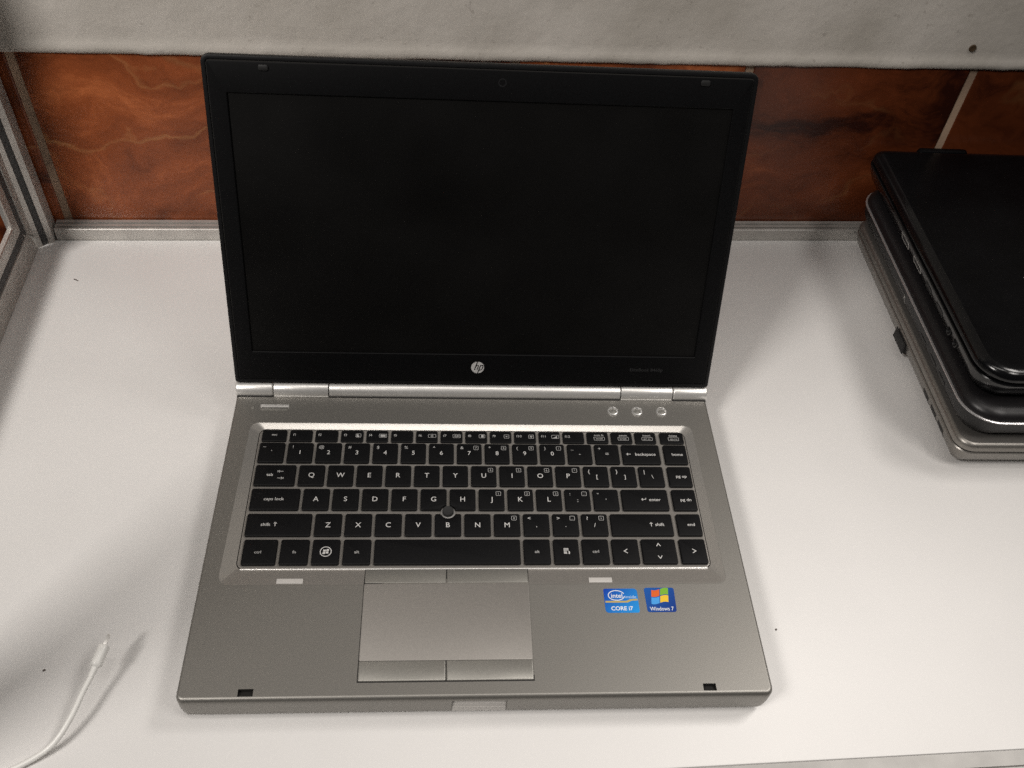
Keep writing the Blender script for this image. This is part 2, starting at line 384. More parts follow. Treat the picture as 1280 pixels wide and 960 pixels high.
# corner post: slanted slotted face between side frame and rear rail
A, B = Vector((-.351, .4195)), Vector((-.3392, .4275)); d = (B - A); nrm = Vector((-d.y, d.x)).normalized()   # points back-left
def pp(t, dep): q = A + d * t + nrm * dep; return (q.x, q.y)
post = [pp(0, 0), pp(.27, 0), pp(.29, .0014), pp(.63, .0014), pp(.65, 0), pp(.97, 0), pp(1, .0005), (-.3392, .4395), (-.3600, .4395), (-.3600, .4195)]
pb = MB(); pb.loft([[(p[0], p[1], z) for p in post] for z in (TZ - .01, .62)]); pb.build('corner_post', 'alu', case, smooth=20)
ps_ = MB(); q = [pp(.295, .0013), pp(.625, .0013), pp(.625, .0010), pp(.295, .0010)]; ps_.loft([[(p[0], p[1], z) for p in q] for z in (TZ + .0005, .62)]); ps_.build('slot_lining', 'slot', case, smooth=0)
# side frame: stile and bottom rail with the same slotted section, mitred
def side_member(name, vertical):
    prof_ = [(.0072 if vertical else -.0066, 0), (.0148, 0), (.0151, .0012), (.0247, .0012), (.0250, 0), (.0350, 0), (.0360, .0006), (.0360, .0040), (.0072 if vertical else -.0066, .0040)]   # (s from outer edge, depth into -x)
    Y0, Z0 = .4265, -.0200
    loops = []
    for end in (0, 1):
        lp = []
        for s_, dp in prof_:
            if vertical: lp.append((-.351 - dp, Y0 - s_, (Z0 + s_) if end == 0 else .62))
            else: lp.append((-.351 - dp, min(Y0 - s_, .4192) if end == 0 else -.05, Z0 + s_))
        loops.append(lp)
    b = MB(); b.loft(loops); b.build(name, 'alu', case, smooth=20)
    s0, s1 = .0152, .0246
    if vertical: vs = [(-.3520, Y0 - s0, Z0 + s0), (-.3520, Y0 - s1, Z0 + s1), (-.3520, Y0 - s1, .62), (-.3520, Y0 - s0, .62)]
    else: vs = [(-.3520, Y0 - s0, Z0 + s0), (-.3520, -.05, Z0 + s0), (-.3520, -.05, Z0 + s1), (-.3520, Y0 - s1, Z0 + s1)]
    MB().add(vs, [(0, 1, 2, 3)]).build('slot_lining', 'slot', case, smooth=0)
side_member('side_stile', True); side_member('side_rail', False)
# front corner of the frame (just out of the picture at lower left): the same post and stile
pf = [(-.3405, -.0535), (-.3392, -.0520), (-.3392, -.0400), (-.3405, -.0385), (-.3490, -.0345), (-.3600, -.0345), (-.3600, -.0535)]
b = MB(); b.loft([[(p[0], p[1], z) for p in pf] for z in (TZ - .03, .62)]); b.build('corner_post', 'alu', case, smooth=20)
b = MB(); b.loft([[(x, y, z) for x, y in ((-.351, -.0342), (-.351, -.0100), (-.355, -.0100), (-.355, -.0342))] for z in (.0165, .62)]); b.build('side_stile', 'alu', case, smooth=0)

# ------------------------------------------------------------------ the open laptop
lap = thing('laptop', 'open silver grey laptop with dark screen and black keys standing on the white shelf', 'laptop', (0, .11, TZ), world_children=True)
W2 = .169; YB = .2300
o_ = (-W2, W2, 0, YB); rc = (.0045, .0045, .006, .006)
def recess(ins, z, r=.006):
    pts = rr(-.1553 + ins, .1537 - ins, .0700 + ins * 2.2, .1965 - ins, r, z, 6)
    return [(p[0] + (-.0023 if p[0] < 0 else .0012) * (1 - (p[1] - .07) / .1265) * 1, p[1], p[2]) for p in pts]
n6 = 6
RZ = -.0022
kbd = rr(-.1490, .1480, .0815, .1922, .0050, RZ, n6)
def ol(ix, iy, r, z): return rr(-W2 + ix, W2 - ix, -.0022 + iy, YB - iy, r, z, n6)
loops = [ol(.0030, .0045, .006, -.0232), ol(.0010, .0024, .006, -.0226), ol(-.0004, .0013, .0055, -.0205), ol(-.0007, .0008, .005, -.0140), ol(-.0003, .0003, .0048, -.0080), ol(0, 0, .0045, -.0045), ol(0, .0001, .0045, -.0026), ol(.0004, .0006, .0041, -.0011), ol(.0010, .0014, .0034, -.0003), ol(.0018, .0022, .0027, 0), ol(.0022, .0026, .0024, 0),
         recess(-.0004, 0), recess(0, 0), recess(.0003, -.00012), [(p[0], p[1], p[2] + .00012) for p in kbd], kbd, [(p[0], p[1], p[2] - .001) for p in rri(-.1490, .1480, .0815, .1922, .005, RZ, .0001, n6)]]
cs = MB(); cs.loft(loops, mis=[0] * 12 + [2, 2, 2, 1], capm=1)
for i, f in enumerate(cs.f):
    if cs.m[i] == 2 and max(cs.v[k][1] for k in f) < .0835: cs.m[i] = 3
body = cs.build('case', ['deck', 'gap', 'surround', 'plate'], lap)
cut = MB()
for nx0, nx1 in ((-.1352, -.1268), (.1278, .1354)): cut.box(nx0, nx1, .0003, .0046, -.006, .003, 0)
cut.box(-.0166, .0150, -.005, -.0006, -.030, -.0042, 1)
co = cut.build('cutter', ['gap', 'deck'], None, smooth=0)
md = body.modifiers.new('cut', 'BOOLEAN'); md.object = co; md.operation = 'DIFFERENCE'; md.solver = 'EXACT'; md.material_mode = 'INDEX'
dg = bpy.context.evaluated_depsgraph_get()
me2 = bpy.data.meshes.new_from_object(body.evaluated_get(dg)); body.modifiers.clear(); body.data = me2; me2.name = 'case'
bpy.data.objects.remove(co)
for nx0, nx1 in ((-.1350, -.1270), (.1280, .1352)):
    lb = MB(); lb.loft([[(x, y, z) for y, z in ((.0005, -.0012), (.0044, -.0030), (.0044, -.0009), (.00445, -.0009), (.00445, -.0055), (.0005, -.0055))] for x in (nx0, nx1)]); lb.build('latch_notch', 'gap', lap, smooth=0)
lp = MB(); plate(lp, -.0164, .0148, -.0009, .0, -.0205, -.0044, r=.0002, ch=.0001)
lp.box(-.0160, .0144, -.0013, -.0007, -.0100, -.0094); lp.box(-.0160, .0144, -.0013, -.0007, -.0150, -.0144)
lp.build('finger_notch', 'led', lap)
for fx in (-.14, .14):
    for fy in (.03, .20): cyl(MB(), (fx, fy), .006, 'z', TZ + .0002, -.0215).build('rubber_foot', 'rubber', lap)

# keyboard plate
kp = MB(); X = (-.1486, .1476, .0820, .1918)
kp.loft([rr(*X, .0047, RZ - .0008, n6), rr(*X, .0047, RZ - .0001, n6), rri(*X, .0047, RZ + .00025, .0002, n6), rri(*X, .0047, RZ + .00035, .0006, n6), rri(*X, .0047, RZ + .00010, .0014, n6)])
kp.build('keyboard_plate', 'plate', lap)
b = MB(); cyl(b, (.0817, RZ + .0002), .00062, 'x', -.1462, .1452, n=14, end=.0003); b.build('lip_highlight_bead', 'hinge', lap)  # added bright bead draws the highlight along the plate's front lip
KZ = RZ + .0001

# keys: (row centre y, height) and (u0, u1, legend list)
P, KX = .01905, -.14788
ROWS = {'f': (.1857, .0100), 'n': (.1709, .0168), 'q': (.1520, .0168), 'a': (.1328, .0168), 'z': (.1132, .0168), 'c': (.0932, .0182)}
PSX, PSY = -.0193, .1233
def key(row, u0, u1, legends, split=False):
    cy, kh = ROWS[row]; x0 = KX + u0 * P + .00095; x1 = KX + u1 * P - .00095
    y0, y1 = cy - kh / 2, cy + kh / 2
    H = .0019 if row != 'f' else .0014
    cx = (x0 + x1) / 2
    def clip(l, R):
        out = []
        for p in l:
            dx, dy = p[0] - PSX, p[1] - PSY; dd = math.hypot(dx, dy)
            out.append((PSX + dx * R / dd, PSY + dy * R / dd, p[2]) if dd < R else p)
        return out
    near = math.hypot(max(x0 - PSX, 0, PSX - x1), max(y0 - PSY, 0, PSY - y1)) < .0055
    def dense(l):
        if not near: return l
        out = []
        for i, p in enumerate(l):
            q = l[(i + 1) % len(l)]; k = max(1, int(math.hypot(p[0] - q[0], p[1] - q[1]) / .0006))
            out += [(p[0] + (q[0] - p[0]) * t / k, p[1] + (q[1] - p[1]) * t / k, p[2]) for t in range(k)]
        return out
    base = dense(rr(x0, x1, y0, y1, .0012, KZ - .0002, 4))
    cxy = (cx, cy)
    def shrink(l, ins, z, dyf=0):
        fx = 1 - 2 * ins / (x1 - x0); fy = 1 - 2 * ins / (y1 - y0)
        return [(cx + (p[0] - cx) * fx, cy + dyf + (p[1] - cy) * fy, z) for p in l]
    lo = [base, shrink(base, .00012, KZ + H * .80), shrink(base, .00032, KZ + H * .95, .00005), shrink(base, .00065, KZ + H, .00012)]
    if near: lo = [clip(l, .0050 + .0002 * i) for i, l in enumerate(lo)]
    b = MB(); b.loft(lo)
    z = KZ + H + .00004
    if split:
        b.box(x0 + .0008, x1 - .0006, cy - .00022, cy + .00022, KZ + H - .0001, z, 3)
    w = x1 - x0
    for L in legends:
        kind = L[0]
        if kind == 't':   # text: (t, string, dx, dy, size, mat, align)
            _, s_, dx, dy, sz, mi, al = L
            put_text(b, s_, cx + dx, cy + dy, sz, z, mi, align=al, bold=.004 if sz > .0038 else .006, sx=1.0 if sz > .0038 else 1.08)
        elif kind == 'box':
            _, s_, dx, dy, bw, bh = L
            r_ = [(p[0], p[1]) for p in rr(cx + dx - bw / 2, cx + dx + bw / 2, cy + dy - bh / 2, cy + dy + bh / 2, .0005, 0, 3)]
            b.strokes([r_], .00026, z, 2, closed=True)
            if s_: put_text(b, s_, cx + dx, cy + dy, bh * .78, z, 2, sx=.95)
        elif kind == 'line':
            _, lines, wd, mi = L
            b.strokes([[(cx + p[0], cy + p[1]) for p in ln] for ln in lines], wd, z, mi)
        elif kind == 'poly':
            _, pl, mi = L
            b.flat([(cx + p[0], cy + p[1]) for p in pl], z, mi)
        elif kind == 'ring':
            _, dx, dy, r0, wd, mi = L
            b.strokes([circ(cx + dx, cy + dy, r0, n=20)], wd, z, mi, closed=True)
    return b.build('key', ['key', 'ink', 'ink_dim', 'lidedge'], lap)
MM = .001
def T(s_, dx=0, dy=0, sz=4.3, mi=1, al='c'): return ('t', s_, dx * MM, dy * MM, sz * MM, mi, al)
def BX(s_, dx=4.6, dy=4.6, w=3.1, h=3.1): return ('box', s_, dx * MM, dy * MM, w * MM, h * MM)
def LN(lines, w=.4, mi=1): return ('line', [[(p[0] * MM, p[1] * MM) for p in l] for l in lines], w * MM, mi)
SW = 2.7   # small words
# function row
fu = [(.02, 1.0), (1.0, 1.91), (1.91, 2.82), (2.82, 3.73), (3.73, 4.62), (4.62, 5.52), (5.52, 6.41), (6.41, 7.31), (7.31, 8.21), (8.21, 9.10), (9.10, 10.0), (10.0, 10.89), (10.89, 11.78), (11.78, 12.68), (12.68, 13.57), (13.57, 14.46), (14.51, 15.5)]
key('f', *fu[0], [T('esc', 0, .8, 2.7, 2)])
def icon_card(dx, w=4.2): return [BX('', dx, .5, w, 2.7)]
icons = {3: [BX('', 4.3, .4, 3.4, 3.0), ('poly', [((4.3 + p[0]) * MM, (.4 + p[1]) * MM) for p in [(-1.2, 1.0), (.2, 1.1), (-.3, .2), (.8, -.5), (.4, -1.2), (-1.2, -1.2)]], 2)],
         4: [BX('', 3.9, .3, 5.0, 2.9), ('poly', [(p[0] * MM, p[1] * MM) for p in [(2.2, 1.2), (5.6, 1.2), (5.6, -.6), (2.2, -.6)]], 2)],
         6: [BX('', 3.6, .5, 5.2, 2.8), ('ring', 3.6 * MM, .5 * MM, .7 * MM, .35 * MM, 2)],
         7: [BX('', 3.6, .5, 5.2, 2.8), ('ring', 2.8 * MM, .5 * MM, .6 * MM, .35 * MM, 2), LN([[(4.2, -.3), (4.2, 1.3)], [(5.2, -.3), (5.2, 1.3)]], .45, 2)],
         8: [BX('', 4.0, .5, 4.0, 2.9), ('poly', [(p[0] * MM, p[1] * MM) for p in [(3.5, -.6), (5.2, -.6), (5.2, 1.6), (3.5, 1.6)]], 2)],
         9: [BX('', 4.1, .4, 3.4, 3.0), LN([[(3.5, .4), (4.7, .4)]], .7, 2)],
         10: [BX('', 4.3, .4, 3.4, 3.0), ('ring', 4.3 * MM, .4 * MM, .55 * MM, .5 * MM, 2)],
         11: [BX('', 4.2, .4, 5.0, 2.9), ('poly', [(p[0] * MM, p[1] * MM) for p in [(2.2, -.7), (5.4, -.7), (5.4, 1.4), (4.2, .2)]], 2)]}
for i in range(1, 13):
    key('f', *fu[i], [T('f%d' % i, -4.6 if i < 10 else -4.2, .8, 2.8, 2)] + icons.get(i, []))
for i, (a_, b_) in enumerate((('num lk', 'scroll'), ('pause', 'break'), ('insert', 'prt sc'), ('delete', 'sys rq'))):
    key('f', *fu[13 + i], [T(a_, 1.2, 2.2, 2.3, 2), BX('', 1.2, -.9, 7.4, 2.7), T(b_, 1.2, -.8, 2.0, 2)])
# number row
nums = list(zip('`1234567890-=', '~!@#$%^&*()_+'))
boxn = {'7': '7', '8': '8', '9': '9', '0': '/'}
for i, (lo_, up_) in enumerate(nums):
    lg = [T(lo_, 0, .2, 4.7, 1 if lo_.isdigit() else 2), T(up_, -5.0, 4.7, 3.4, 2)]
    if lo_ in boxn: lg.append(BX(boxn[lo_]))
    key('n', i, i + 1, lg)
AR = lambda x, y, l, f: [[(x, y), (x + l * f, y)], [(x + 1.0 * f, y + .9), (x, y), (x + 1.0 * f, y - .9)]]
key('n', 13, 14.5, [LN(AR(-10.2, 0, 3.0, 1), .4, 1), T('backspace', 3.0, 0, 3.3, 1)])
key('n', 14.55, 15.5, [T('home', 1.2, 0, 3.19, 1)])
# letter rows
key('q', .0, 1.5, [T('tab', -3.4, .3, 3.19, 1), LN(AR(2.0, 2.9, 3.2, 1) + [[(1.6, 2.1), (1.6, 3.7)]] + AR(5.2, -2.6, 3.4, -1) + [[(5.6, -3.4), (5.6, -1.8)]], .4, 2)])
bq = {'U': '4', 'I': '5', 'O': '6', 'P': '*'}
for i, c in enumerate('QWERTYUIOP'):
    key('q', 1.5 + i, 2.5 + i, [T(c, 0, .2, 5.2)] + ([BX(bq[c])] if c in bq else []))
for i, (lo_, up_) in enumerate((('[', '{'), (']', '}'), ('\\', '|'))):
    key('q', 11.5 + i, 12.5 + i, [T(lo_, .6, -.3, 4.2, 1), T(up_, -4.7, 3.9, 4.0, 1)])
key('q', 14.55, 15.5, [T('pg up', 1.0, .2, 3.19, 1)])
key('a', 0, 1.75, [T('caps lock', -.6, .1, 3.19, 1)])
ba = {'J': '1', 'K': '2', 'L': '3'}
for i, c in enumerate('ASDFGHJKL'):
    o = key('a', 1.75 + i, 2.75 + i, [T(c, 0, .2, 5.2)] + ([BX(ba[c])] if c in ba else []) + ([LN([[(-1.2, -6.0), (1.2, -6.0)]], .5, 3)] if c in 'FJ' else []))
key('a', 10.75, 11.75, [T(';', 0, -.3, 4.0, 2), T(':', -4.9, 4.6, 3.4, 2), BX('-')])
key('a', 11.75, 12.75, [T("'", 0, -.6, 4.0, 2), T('"', -5.2, 4.0, 3.4, 2)])
key('a', 12.75, 14.5, [LN(AR(-2.4, .2, 3.0, 1) + [[(.6, .2), (.6, 1.4)]], .4, 1), T('enter', 6.6, .1, 3.3, 1)])
key('a', 14.55, 15.5, [T('pg dn', 1.0, .1, 3.19, 1)])
UPA = lambda x, y: [[(x, y - 1.6), (x, y + 1.5)], [(x - .9, y + .5), (x, y + 1.5), (x + .9, y + .5)]]
key('z', 0, 2.25, [T('shift', -8.2, .1, 3.3, 1), LN(UPA(-2.2, .2), .4, 1)])
for i, c in enumerate('ZXCVBNM'):
    key('z', 2.25 + i, 3.25 + i, [T(c, 0, -.2, 5.2)] + ([BX('0', 4.6, 4.9)] if c == 'M' else []))
for i, (lo_, up_) in enumerate(((',', '<'), ('.', '>'), ('/', '?'))):
    key('z', 9.25 + i, 10.25 + i, [T(lo_, 0, -.3, 4.2, 1 if lo_ == '/' else 2), T(up_, -4.6, 4.9, 3.6, 1)] + ([BX({'.': '.', '/': '+'}[lo_], 4.6, 4.9)] if lo_ != ',' else []))
key('z', 12.25, 14.5, [LN(UPA(6.2, .1), .4, 1), T('shift', 11.8, .1, 3.3, 1)])
key('z', 14.55, 15.5, [T('end', 1.2, .1, 3.19, 1)])
key('c', .04, 1.24, [T('ctrl', -1.0, -.2, 2.9, 2)])
key('c', 1.24, 2.27, [T('fn', 0, -.2, 2.9, 2)])
fl_ = []
for sx_ in (0, 1):
    for sy_ in (0, 1):
        bx, by = (-1.75 + sx_ * 1.95), (-1.55 + sy_ * 1.75)
        fl_.append(('poly', [((bx + dx + (by + dy) * .14) * MM, (by + dy + .28 * math.sin((dx + bx) * 1.5)) * MM) for dx, dy in ((0, 0), (.8, 0), (1.6, 0), (1.6, 1.4), (.8, 1.4), (0, 1.4))], 1))
key('c', 2.27, 3.27, [('ring', 0, 0, 3.4 * MM, .5 * MM, 1)] + fl_)
key('c', 3.27, 4.28, [T('alt', 0, -.2, 2.9, 2)])
key('c', 4.28, 9.21, [])
key('c', 9.21, 10.21, [T('alt', 0, -.2, 2.9, 2)])
mn = [('poly', [(p[0] * MM, p[1] * MM) for p in [(-1.7, 2.2), (1.3, 2.2), (1.3, -1.9), (-1.7, -1.9)]], 2), LN([[(-1.3, 1.4), (.9, 1.4)], [(-1.3, .5), (.9, .5)], [(-1.3, -.4), (.9, -.4)]], .25, 0), ('poly', [(p[0] * MM, p[1] * MM) for p in [(.3, .4), (2.1, -.2), (2.1, -2.0), (.3, -2.0)]], 1)]
key('c', 10.21, 11.17, mn)
key('c', 11.17, 12.18, [T('ctrl', 0, -.2, 2.9, 2)])
key('c', 12.18, 13.19, [LN([[(1.2, 1.5), (-1.0, 0), (1.2, -1.5)]], .5)])
key('c', 13.19, 14.465, [LN([[(-1.3, 3.6), (0, 5.6), (1.3, 3.6)], [(-1.3, -3.4), (0, -5.4), (1.3, -3.4)]], .5)], split=True)
key('c', 14.49, 15.49, [LN([[(-.6, 1.5), (1.6, 0), (-.6, -1.5)]], .5)])

# pointing stick
b = MB(); b.loft([[(p[0], p[1], z) for p in circ(PSX, PSY, r_, n=24)] for r_, z in ((.0047, KZ - .0002), (.0047, KZ + .0004), (.0044, KZ + .0007), (.0040, KZ + .0005))]); b.build('pointing_stick_ring', 'hinge', lap)
b = MB(); b.loft([[(p[0], p[1], z) for p in circ(PSX, PSY, r_, n=24)] for r_, z in ((.0036, KZ), (.0038, KZ + .0019), (.0037, KZ + .0027), (.0033, KZ + .0032), (.0026, KZ + .0031), (.0012, KZ + .0029))]); b.build('pointing_stick', 'rubber', lap)

# touchpad and buttons, set in a dark groove
zf = lambda y: 0 if y < .0702 else -(y - .0702) * .15
b = MB(); b.loft([[(x, y, z + zf(y)) for x, y in ((-.0702, .0074), (.0307, .0074), (.0307, .0702), (.0306, .0814), (-.0700, .0814), (-.0702, .0702))] for z in (-.002, .00008)]); b.build('touchpad_groove', 'gap', lap, smooth=0)
for x0, x1, y0, y1, m_, nm, h_ in ((-.0697, -.0202, .0706, .0812, 'button', 'click_button', .0006), (-.0197, .0303, .0706, .0812, 'button', 'click_button', .0006),
                           (-.0698, .0303, .0204, .0702, 'pad', 'touchpad', .0003),
                           (-.0697, -.0202, .0080, .0202, 'button', 'click_button', .0009), (-.0197, .0302, .0080, .0202, 'button', 'click_button', .0009)):
    b = MB(); plate(b, x0, x1, y0, y1, -.0015, h_, r=.0008, ch=.0006 if nm == 'click_button' else .0002, zf=zf); b.build(nm, m_, lap)
# lights, power button, round buttons
for x0, x1 in ((-.1227, -.1068), (.0680, .0826)):
    b = MB(); plate(b, x0, x1, .0706, .0740, -.001, .0003, r=.0004, ch=.0002); b.build('indicator_light', 'led', lap)
b = MB(); plate(b, -.1508, -.1310, .2098, .2122, -.001, .0011, r=.0004, ch=.0005); plate(b, -.1498, -.1318, .2073, .2092, -.001, .0004, r=.0004, ch=.0002, mi=1); b.box(-.1498, -.1318, .2091, .2099, -.001, .0001, 2); b.build('power_button', ['hinge', 'button', 'gap'], lap)
b = MB(); b.loft([[(p[0], p[1], z) for p in circ(-.1560, .2098, r_, n=14)] for r_, z in ((.0012, -.0003), (.0012, .0002), (.0009, .0003))]); b.build('power_light', 'button', lap)
for bx_ in (.0985, .1161, .1339):
    by_ = .2092
    r0 = MB(); r0.loft([[(p[0], p[1], z) for p in circ(bx_, by_, r_, n=28)] for r_, z in ((.0041, -.0004), (.0041, .0003), (.0037, .0010), (.0031, .0012), (.0024, .0004), (.0023, -.0002))], cap1=False); ro = r0.build('round_button', 'chrome', lap)
    r1 = MB(); r1.loft([[(p[0], p[1], z) for p in circ(bx_, by_, r_, n=24)] for r_, z in ((.0023, -.0003), (.0022, .0003), (.0017, .0004), (.0008, .0006))]); r2 = r1.build('button_cap', 'button', ro)
# stickers
ST1 = (.0763, .0972, .0498, .0662); z0 = .00006
b = MB(); b.loft([rr(*ST1, (.0022, .0012, .0022, .0012), z, 4) for z in (0, .00010)], mi=0)
cx, cy = .0840, .0615; zz = .00016
b.strokes([[(p[0], p[1]) for p in circ(cx, cy, .0050, .0033, 30, 20, 350)]], .00050, zz, 1)
put_text(b, 'intel', cx + .0002, cy - .0001, .0042, zz + .00003, 1, bold=.012, sx=1.0)
put_text(b, 'inside', .0927, .0606, .0028, zz, 6, sx=1.1)
b.flat([(.0768, .0566), (.0905, .0566), (.0930, .0578), (.0968, .0580), (.0968, .0592), (.0925, .0590), (.0898, .0578), (.0768, .0578)], zz, 3)
put_text(b, 'CORE i7', .0866, .0528, .0037, zz, 1, bold=.02, sx=1.0)
b.build('processor_sticker', ['st_a', 'st_w', 'st_bl', 'st_g', 'st_g', 'st_g', 'st_p'], lap)
b = MB()
def ws(z):
    pts = []
    for p in rr(.1020, .1200, .0500, .0668, .0012, z, 4):
        t = (p[1] - .0584) / .0084; u = (p[0] - .1110) / .009
        pts.append((p[0] - u * .0010 * (1 + t) * -.2 - u * .0008 * (1 - t) * .0, p[1] + t * .0013 * (1 - u * u) - t * .0004, p[2]))
    return pts
b.loft([ws(z) for z in (0, .00010)])
fx, fy = .1109, .0608
for sx_, sy_, mi in ((0, 1, 2), (1, 1, 3), (0, 0, 4), (1, 0, 5)):
    bx0, by0 = -.0053 + sx_ * .0056, -.0046 + sy_ * .0050
    lo_, hi_ = [], []
    for k in range(6):
        dx = .0051 * k / 5; wv = .0009 * math.sin((bx0 + dx) / .0053 * 2.4)
        lo_.append((fx + bx0 + dx + by0 * .12, fy + by0 + wv)); hi_.append((fx + bx0 + dx + (by0 + .0045) * .12, fy + by0 + .0045 + wv))
    b.flat(lo_ + hi_[::-1], zz, mi)
put_text(b, 'Windows 7', .1110, .0524, .0036, zz + .00004, 1, bold=.008, sx=.86)
b.build('system_sticker', ['st_b', 'st_w', 'st_r', 'st_gr', 'st_bl', 'st_y'], lap)

# hinge covers
HY, HZ, HR = .2268, .0014, .0061
for i, (x0, x1) in enumerate(((-.1694, -.1435), (-.1427, -.1047), (-.1039, .1049), (.1057, .1432), (.1440, .1694))):
    b = MB()
    r_ = HR if i % 2 == 0 else HR + .0002
    cyl(b, (HY, HZ), r_, 'x', x0, x1, n=40, end=.0012 if i in (0, 4) else .0002)
    if i % 2: b.box(x0 + .0002, x1 - .0002, HY - HR - .0004, HY, -.004, .0001)
    b.build('hinge_cover', 'hinge', lap)
b = MB(); cyl(b, (HY, HZ), .0044, 'x', -.168, .168, n=20)
for x0, x1 in ((-.1685, -.1431), (-.1043, .1053), (.1436, .1685)): b.box(x0, x1, .2196, .2215, -.001, .00012)
b.build('hinge_rod', 'gap', lap)

# lid
LA = math.radians(70.78)
lo_ = (-W2, W2, .0052, .2265); lr = (.002, .002, .0050, .0050)
TH = .0072
scr = (-.1555, .1560, .0296, .2050)
b = MB()
b.loft([rri(*lo_, lr, -TH, .003, n6), rri(*lo_, lr, -TH + .0012, .0006, n6), rr(*lo_, lr, -TH + .0028, n6), rr(*lo_, lr, -.0012, n6), rri(*lo_, lr, -.0003, .0004, n6), rri(*lo_, lr, 0, .0014, n6), rri(*lo_, lr, -.0001, .0027, n6), rri(*lo_, lr, -.0007, .0029, n6), rri(*lo_, lr, -.0007, .0033, n6), rri(*lo_, lr, .0001, .0036, n6), rri(*lo_, lr, .0003, .0044, n6),
        rr(*scr, .0010, .0003, n6), rri(*scr, .0010, .0000, .0004, n6), rri(*scr, .0010, -.0009, .0005, n6)], mis=[0] * 7 + [2, 2] + [1] * 4, cap1=False)
lid = b.build('lid', ['lidedge', 'bezel', 'gap'], None)
lid.parent = lap; lid.location = (0, .2231 - .11, .0044 - TZ); lid.rotation_euler = (LA, 0, 0)
b = MB(); b.add([(x, y, -.0008) for x, y in ((scr[0], scr[2]), (scr[1], scr[2]), (scr[1], scr[3]), (scr[0], scr[3]))], [(0, 1, 2, 3)]); b.build('screen', 'screen', lid, smooth=0)
for bx_ in (-.1323, .1356):
    b = MB(); plate(b, bx_ - .0030, bx_ + .0030, .2180, .2216, 0, .0011, r=.0012, ch=.0005); b.build('screen_bumper', 'bumper', lid)
b = MB(); b.loft([[(p[0], p[1], z) for p in circ(.0105, .2158, r_, n=18)] for r_, z in ((.0026, .0002), (.0026, .0004), (.0020, .00045), (.0018, .0002))]); b.build('webcam', 'lens', lid)
b = MB(); LX, LY = .0008, .0198; zz = .00036
b.flat(circ(LX, LY, .0046, n=36), zz, 0)
k = .0046; sl = .32
pt = lambda x, y: (LX + (x + y * sl) * k, LY + y * k)
b.strokes([[pt(-.34, 1.08), pt(-.34, -.44)], [pt(.34, .40), pt(.34, -1.08)]], .00074, zz + .00004, 1)
b.strokes([[pt(-.34, .10), pt(-.22, .33), pt(-.08, .38), pt(.02, .30), pt(.04, .12), pt(.04, -.44)],
           [pt(.34, .34), pt(.62, .38), pt(.74, .30), pt(.78, .10), pt(.77, -.20), pt(.71, -.38), pt(.56, -.44), pt(.34, -.42)]], .00064, zz + .00005, 1)
b.build('logo', ['logo', 'bezel'], lid, smooth=0)
b = MB(); put_text(b, 'EliteBook 8460p', .1218, .0196, .0036, .00036, 0, sx=1.0); b.build('lettering', 'faint', lid, smooth=0)

# ------------------------------------------------------------------ stack of closed laptops
XR = .715
def slope_port(root, name, m_, xf, y0, y1, z0, z1, proud=.00025):
    b = MB(); ls = []
    for k in range(4):
        t = k / 3; z = z0 + (z1 - z0) * t; x = xf(z)
        ls.append([(x - proud, y0, z), (x - proud, y1, z), (x + .002, y1, z), (x + .002, y0, z)])
    b.loft(ls); return b.build(name, m_, root, smooth=0)
def lerp_x(x0, prof):
    def f(z):
        for (za, ia), (zb, ib) in zip(prof, prof[1:]):
            if za <= z <= zb: return x0 + ia + (ib - ia) * (z - za) / (zb - za)
        return x0 + prof[-1][1]
    return f
XF_S = lerp_x(.3460, ((TZ + .006, .0065), (TZ + .013, .0022), (-.0075, .0005)))
XF_M = lerp_x(.3412, ((.0062, .0130), (.0095, .0070), (.0170, .0026), (.0262, .0008)))
XF_T = lerp_x(.3405, ((.0385, .0115), (.0410, .0070), (.0470, .0036), (.0545, .0009), (.0562, .0006)))
# bottom: silver
bl = thing('closed_laptop', 'closed silver laptop with dark grey lid at the bottom of the stack', 'laptop', (.53, .30, TZ), world_children=True, group='closed laptops stacked on the shelf')
f_ = (.3460, XR, .1772, .4375); r_ = .013
b = MB(); b.loft([rri(*f_, r_, TZ + .0035, .0115, 8), rri(*f_, r_, TZ + .006, .0065, 8), rri(*f_, r_, TZ + .013, .0022, 8), rri(*f_, r_, -.0075, .0005, 8), rri(*f_, r_, -.0058, .0000, 8), rri(*f_, r_, -.0050, .0008, 8), rri(*f_, r_, -.0047, .003, 8)], mis=[0] * 6); b.build('base', 'silver_dull', bl)
b = MB(); b.loft([rri(*f_, r_, -.0049, .0016, 8), rri(*f_, r_, -.0030, .0014, 8)]); b.build('seam', 'gap', bl)
b = MB(); b.loft([rri(*f_, r_, -.0036, .0008, 8), rri(*f_, r_, -.0030, .0000, 8), rri(*f_, r_, .0005, .0002, 8), rri(*f_, r_, .0022, .0012, 8), rri(*f_, r_, .0032, .0030, 8), rri(*f_, r_, .0034, .0036, 8)], mis=[0] * 4 + [1], capm=1); b.build('lid', ['silver_dull', 'lid_grey'], bl)
for py in (.2080, .2235, .2400):
    slope_port(bl, 'side_port', 'port', XF_S, py - .0052, py + .0052, -.0190, -.0108)
for px in (.40, .66):
    for py in (.21, .40): cyl(MB(), (px, py), .007, 'z', TZ + .0002, TZ + .004).build('rubber_foot', 'rubber', bl)
dg_ = thing('plug', 'small black ridged plug sticking out of the side of the bottom laptop', 'plug', (.3485, .2985, -.0125), world_children=True)
